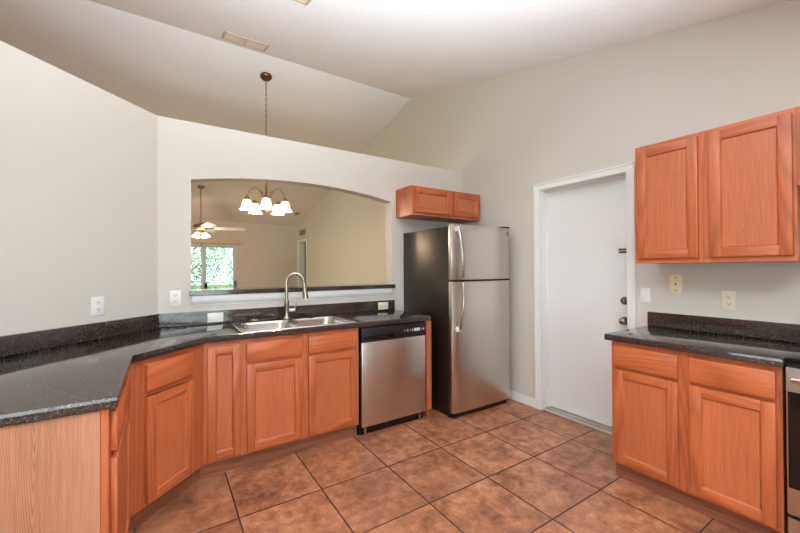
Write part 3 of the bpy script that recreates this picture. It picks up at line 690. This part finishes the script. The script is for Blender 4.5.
# ------------------------------------------------------------------ plates on the walls
def plate(kind, label, cat, loc, rz, w_, h_, mat, style, group=None):
    """local: x along wall, -y out of the wall"""
    root = thing(kind, label, cat, loc, rz, group)
    MB().box(-w_ / 2, -.006, -h_ / 2, w_ / 2, -.0003, h_ / 2, bev=.002).build('cover_plate', mat, root, 30)
    def recept(cx_, cz_, rot=False):
        b = MB(); b.box(cx_ - .016, -.0085, cz_ - .013, cx_ + .016, -.005, cz_ + .013, bev=.002); r_ = b.build('receptacle', mat, root, 30)
        s = MB()
        if not rot: s.box(cx_ - .008, -.0092, cz_ - .001, cx_ - .0055, -.008, cz_ + .008); s.box(cx_ + .0055, -.0092, cz_ - .001, cx_ + .008, -.008, cz_ + .008); s.cyl((cx_, -.0092, cz_ - .007), (cx_, -.008, cz_ - .007), .0028, .0028, 10)
        else: s.box(cx_ - .001, -.0092, cz_ - .008, cx_ + .008, -.008, cz_ - .0055); s.box(cx_ - .001, -.0092, cz_ + .0055, cx_ + .008, -.008, cz_ + .008); s.cyl((cx_ - .007, -.0092, cz_), (cx_ - .007, -.008, cz_), .0028, .0028, 10)
        s.build('slot', DARK, r_)
    if style == 'outlet': recept(0, .021); recept(0, -.021)
    if style == 'outlet_side': recept(-.021, 0, True); recept(.021, 0, True)
    if style == 'switch': MB().box(-.005, -.018, -.004, .005, -.005, .012, bev=.0015).build('toggle', mat, root, 30)
    if style == 'switch_side': MB().box(-.012, -.018, -.005, .004, -.005, .005, bev=.0015).build('toggle', mat, root, 30)
    if style == 'screws':
        for z in (-.045, 0, .045): MB().cyl((0, -.006, z), (0, -.0085, z), .0045 if z else .006, .0035, 12).build('screw', DARK, root)
    return root
plate('outlet', 'white duplex outlet on the diagonal left wall', 'outlet', (-.347, 2.934, 1.118), R(45), .076, .118, WHITEP, 'outlet')
plate('outlet', 'white duplex outlet on the wall left of the pass-through ledge', 'outlet', (.075, YA, 1.128), 0, .073, .116, WHITEP, 'outlet')
plate('light_switch', 'white sideways switch plate on the backsplash left of the sink', 'light switch', (.344, YA - .02, .963), 0, .112, .074, WHITEP, 'switch_side')
plate('outlet', 'cream sideways outlet on the backsplash right of the sink', 'outlet', (1.883, YA - .02, .963), 0, .116, .074, CREAMP, 'outlet_side')
plate('light_switch', 'white toggle switch plate beside the white door casing', 'light switch', (XB, 1.276, 1.134), R(-90), .068, .108, WHITEP, 'switch')
plate('cable_plate', 'almond blank plate with three screws on the right wall', 'wall plate', (XB, 1.084, 1.222), R(-90), .076, .126, ALMOND, 'screws')
plate('outlet', 'cream duplex outlet above the right countertop backsplash', 'outlet', (XB, .801, 1.129), R(-90), .070, .118, CREAMP, 'outlet')

# ------------------------------------------------------------------ chandelier
CX, CY = 1.057, 4.628; CZ = ceil_z(CY)
ch = thing('chandelier', 'five-arm bronze chandelier with lit white bell shades behind the pass-through', 'chandelier', (CX, CY, .075)); CZ -= .075
b = MB(); b.lathe([(.0, -.045), (.02, -.04), (.055, -.028), (.068, -.012), (.07, .004), (0, .004)], (0, 0, CZ - .012), (0, .24, .97)); b.build('canopy', BRONZE, ch, 40)
b = MB(); z = CZ - .05; i = 0
ZS = 2.33
while z > ZS:   # chain links
    pts = [(.008 * math.cos(a) * (1 if i % 2 else 0), .008 * math.cos(a) * (0 if i % 2 else 1), z - .016 + .02 * math.sin(a)) for a in [2 * math.pi * j / 8 for j in range(9)]]
    b.tube(pts, .0024, 5); z -= .033; i += 1
b.tube([(.004, 0, CZ - .04), (-.004, .003, (CZ + ZS) / 2), (.003, 0, ZS)], .0028, 6)
b.build('chain', BRASS, ch)
b = MB(); b.lathe([(0, 2.345), (.008, 2.34), (.012, 2.32), (.014, 2.15), (.02, 2.14), (.014, 2.13), (.014, 2.06), (.028, 2.04), (.034, 2.02), (.024, 1.995), (.010, 1.985), (.008, 1.975), (.012, 1.965), (0, 1.955)]); b.build('stem', BRASS, ch, 40)
for k in range(5):
    a = R(-103 + 72 * k); D = Vector((math.cos(a), math.sin(a), 0)); rr_ = .228
    pts = [D * .02 + Vector((0, 0, 2.05))] + [D * (.02 + (rr_ - .02) * u) + Vector((0, 0, 2.05 + .19 * math.sin(math.pi * min(1, u * .93)) ** .8 + (.03 * u))) for u in [j / 14 for j in range(1, 15)]]
    e1 = pts[-1]; pts.append(Vector((e1.x, e1.y, 2.115)))
    ar = MB().tube(pts, .0065, 9).build('arm', BRASS, ch, 50)
    MB().lathe([(.0, .04), (.02, .036), (.03, .012), (.032, -.008), (0, -.008)], (e1.x, e1.y, 2.10)).build('shade_cap', BRASS, ar, 40)
    MB().lathe([(.028, 0), (.042, -.012), (.050, -.035), (.057, -.070), (.067, -.100), (.080, -.120), (.083, -.122), (.078, -.120), (.063, -.098), (.053, -.070), (.046, -.035), (.038, -.014), (.02, -.004)], (e1.x, e1.y, 2.10), seg=28).build('lamp_shade', SHADE, ar, 60)
    l = bpy.data.lights.new('bulb_light', 'POINT'); l.energy = 9; l.color = (1, .70, .50); l.shadow_soft_size = .03
    o = bpy.data.objects.new('bulb_light', l); COL.objects.link(o); o.parent = ch; o.location = (e1.x, e1.y, 1.965)

# ------------------------------------------------------------------ ceiling fan
FXc, FYc = .590, 7.80; FZ = ceil_z(FYc)
fn = thing('ceiling_fan', 'white-bladed ceiling fan with a lit lamp kit above the far window', 'ceiling fan', (FXc, FYc, 0))
MB().lathe([(0, -.06), (.02, -.055), (.055, -.03), (.062, .0), (0, .004)], (0, 0, FZ - .01), (0, .24, .97)).build('canopy', NICKEL, fn, 40)
MB().cyl((0, 0, FZ - .04), (0, 0, 2.20), .011, .011, 12).build('downrod', NICKEL, fn, 40)
MB().lathe([(0, 2.24), (.03, 2.235), (.04, 2.215), (.11, 2.20), (.13, 2.175), (.13, 2.13), (.10, 2.10), (.05, 2.085), (.06, 2.06), (.055, 2.03), (0, 2.02)], seg=36).build('motor', BRASS, fn, 35)
for k in range(5):
    a = R(-9 + 72 * k); M = Matrix.Rotation(a, 4, 'Z') @ Matrix.Translation((0, 0, 2.13)) @ Matrix.Rotation(R(-16), 4, 'X')
    br = MB().box(.09, -.018, -.005, .24, .018, .002, mat=M, bev=.002).build('blade_arm', BRASS, fn)
    poly = [(.20, -.055), (.32, -.068), (.72, -.078), (.77, -.058), (.785, 0), (.77, .058), (.72, .078), (.32, .068), (.20, .055)]
    MB().prism(poly, .002, .010, 'z', mat=M, bev=.002).build('blade', FANW, br)
for k in range(4):
    a = R(50 + 90 * k); D = Vector((math.cos(a), math.sin(a), 0)); p = D * .085 + Vector((0, 0, 2.04))
    ax = (D * .45 + Vector((0, 0, -1))).normalized()
    MB().lathe([(.022, 0), (.034, .02), (.045, .05), (.062, .085), (.060, .087), (.04, .05), (.02, .01)], p, ax, 24).build('lamp_shade', SHADE2, fn, 60)
l = bpy.data.lights.new('bulb_light', 'POINT'); l.energy = 22; l.color = (1, .62, .38); l.shadow_soft_size = .08
o = bpy.data.objects.new('bulb_light', l); COL.objects.link(o); o.parent = fn; o.location = (0, 0, 1.88)
MB().tube([(.03, -.05, 2.03), (.03, -.05, 1.80)], .002, 5).build('pull_chain', BRASS, fn)

# ------------------------------------------------------------------ vents and sensors
def register(name, label, cx_, cy_, w_, d_, cells, group=None):
    """vent on the camera-side slope; local z is the slope normal pointing down"""
    root = thing(name, label, 'vent', (cx_, cy_, ceil_z(cy_)))
    root.rotation_euler = (math.atan(.25), 0, 0)
    f = MB(); fw = .022
    f.box(-w_ / 2, -d_ / 2, -.012, w_ / 2, -d_ / 2 + fw, -.0005, bev=.002); f.box(-w_ / 2, d_ / 2 - fw, -.012, w_ / 2, d_ / 2, -.0005, bev=.002)
    f.box(-w_ / 2, -d_ / 2, -.012, -w_ / 2 + fw, d_ / 2, -.0005, bev=.002); f.box(w_ / 2 - fw, -d_ / 2, -.012, w_ / 2, d_ / 2, -.0005, bev=.002)
    for i in range(1, cells): x = -w_ / 2 + w_ * i / cells; f.box(x - .008, -d_ / 2, -.012, x + .008, d_ / 2, -.0005, bev=.002)
    f.build('frame', VENTF, root)
    MB().box(-w_ / 2 + .01, -d_ / 2 + .01, -.003, w_ / 2 - .01, d_ / 2 - .01, -.0008).build('duct_backing', VENTD, root)
    n = int((d_ - 2 * fw) / .018)
    for i in range(n):
        y = -d_ / 2 + fw + (d_ - 2 * fw) * (i + .5) / n
        MB().box(-w_ / 2 + fw, y - .0065, -.010, w_ / 2 - fw, y + .0065, -.0035, mat=None).build('slat', VENTM, root)
register('ceiling_vent', 'beige two-section ceiling vent near the ridge above the chandelier chain', .725, 4.075, .44, .235, 2)
register('ceiling_vent', 'beige ceiling vent cut off by the top edge of the picture', .76, 2.60, .37, .36, 1)
wv = thing('wall_vent', 'small dark-slatted air vent high on the far right wall above the doorway', 'vent', (XB, 9.19, 2.29))
MB().box(-.012, -.24, -.085, -.0005, .24, .085, bev=.003).build('frame', simple('tan_vent', (196, 170, 146), .5), wv)
for i in range(5): MB().box(-.015, -.20, -.06 + .026 * i, -.011, .20, -.046 + .026 * i).build('slat', DARK, wv)
sd = tag(MB().lathe([(0, -.035), (.035, -.034), (.055, -.02), (.06, 0), (0, 0)], (0, 0, 0)).build('smoke_detector', simple('detector_grey', (150, 140, 132), .5), None, 40, (2.70, 8.72, ceil_z(8.72) - .001)), 'small round grey smoke detector on the far sloping ceiling', 'smoke detector')
sd.rotation_euler = (-math.atan(.25), 0, 0)
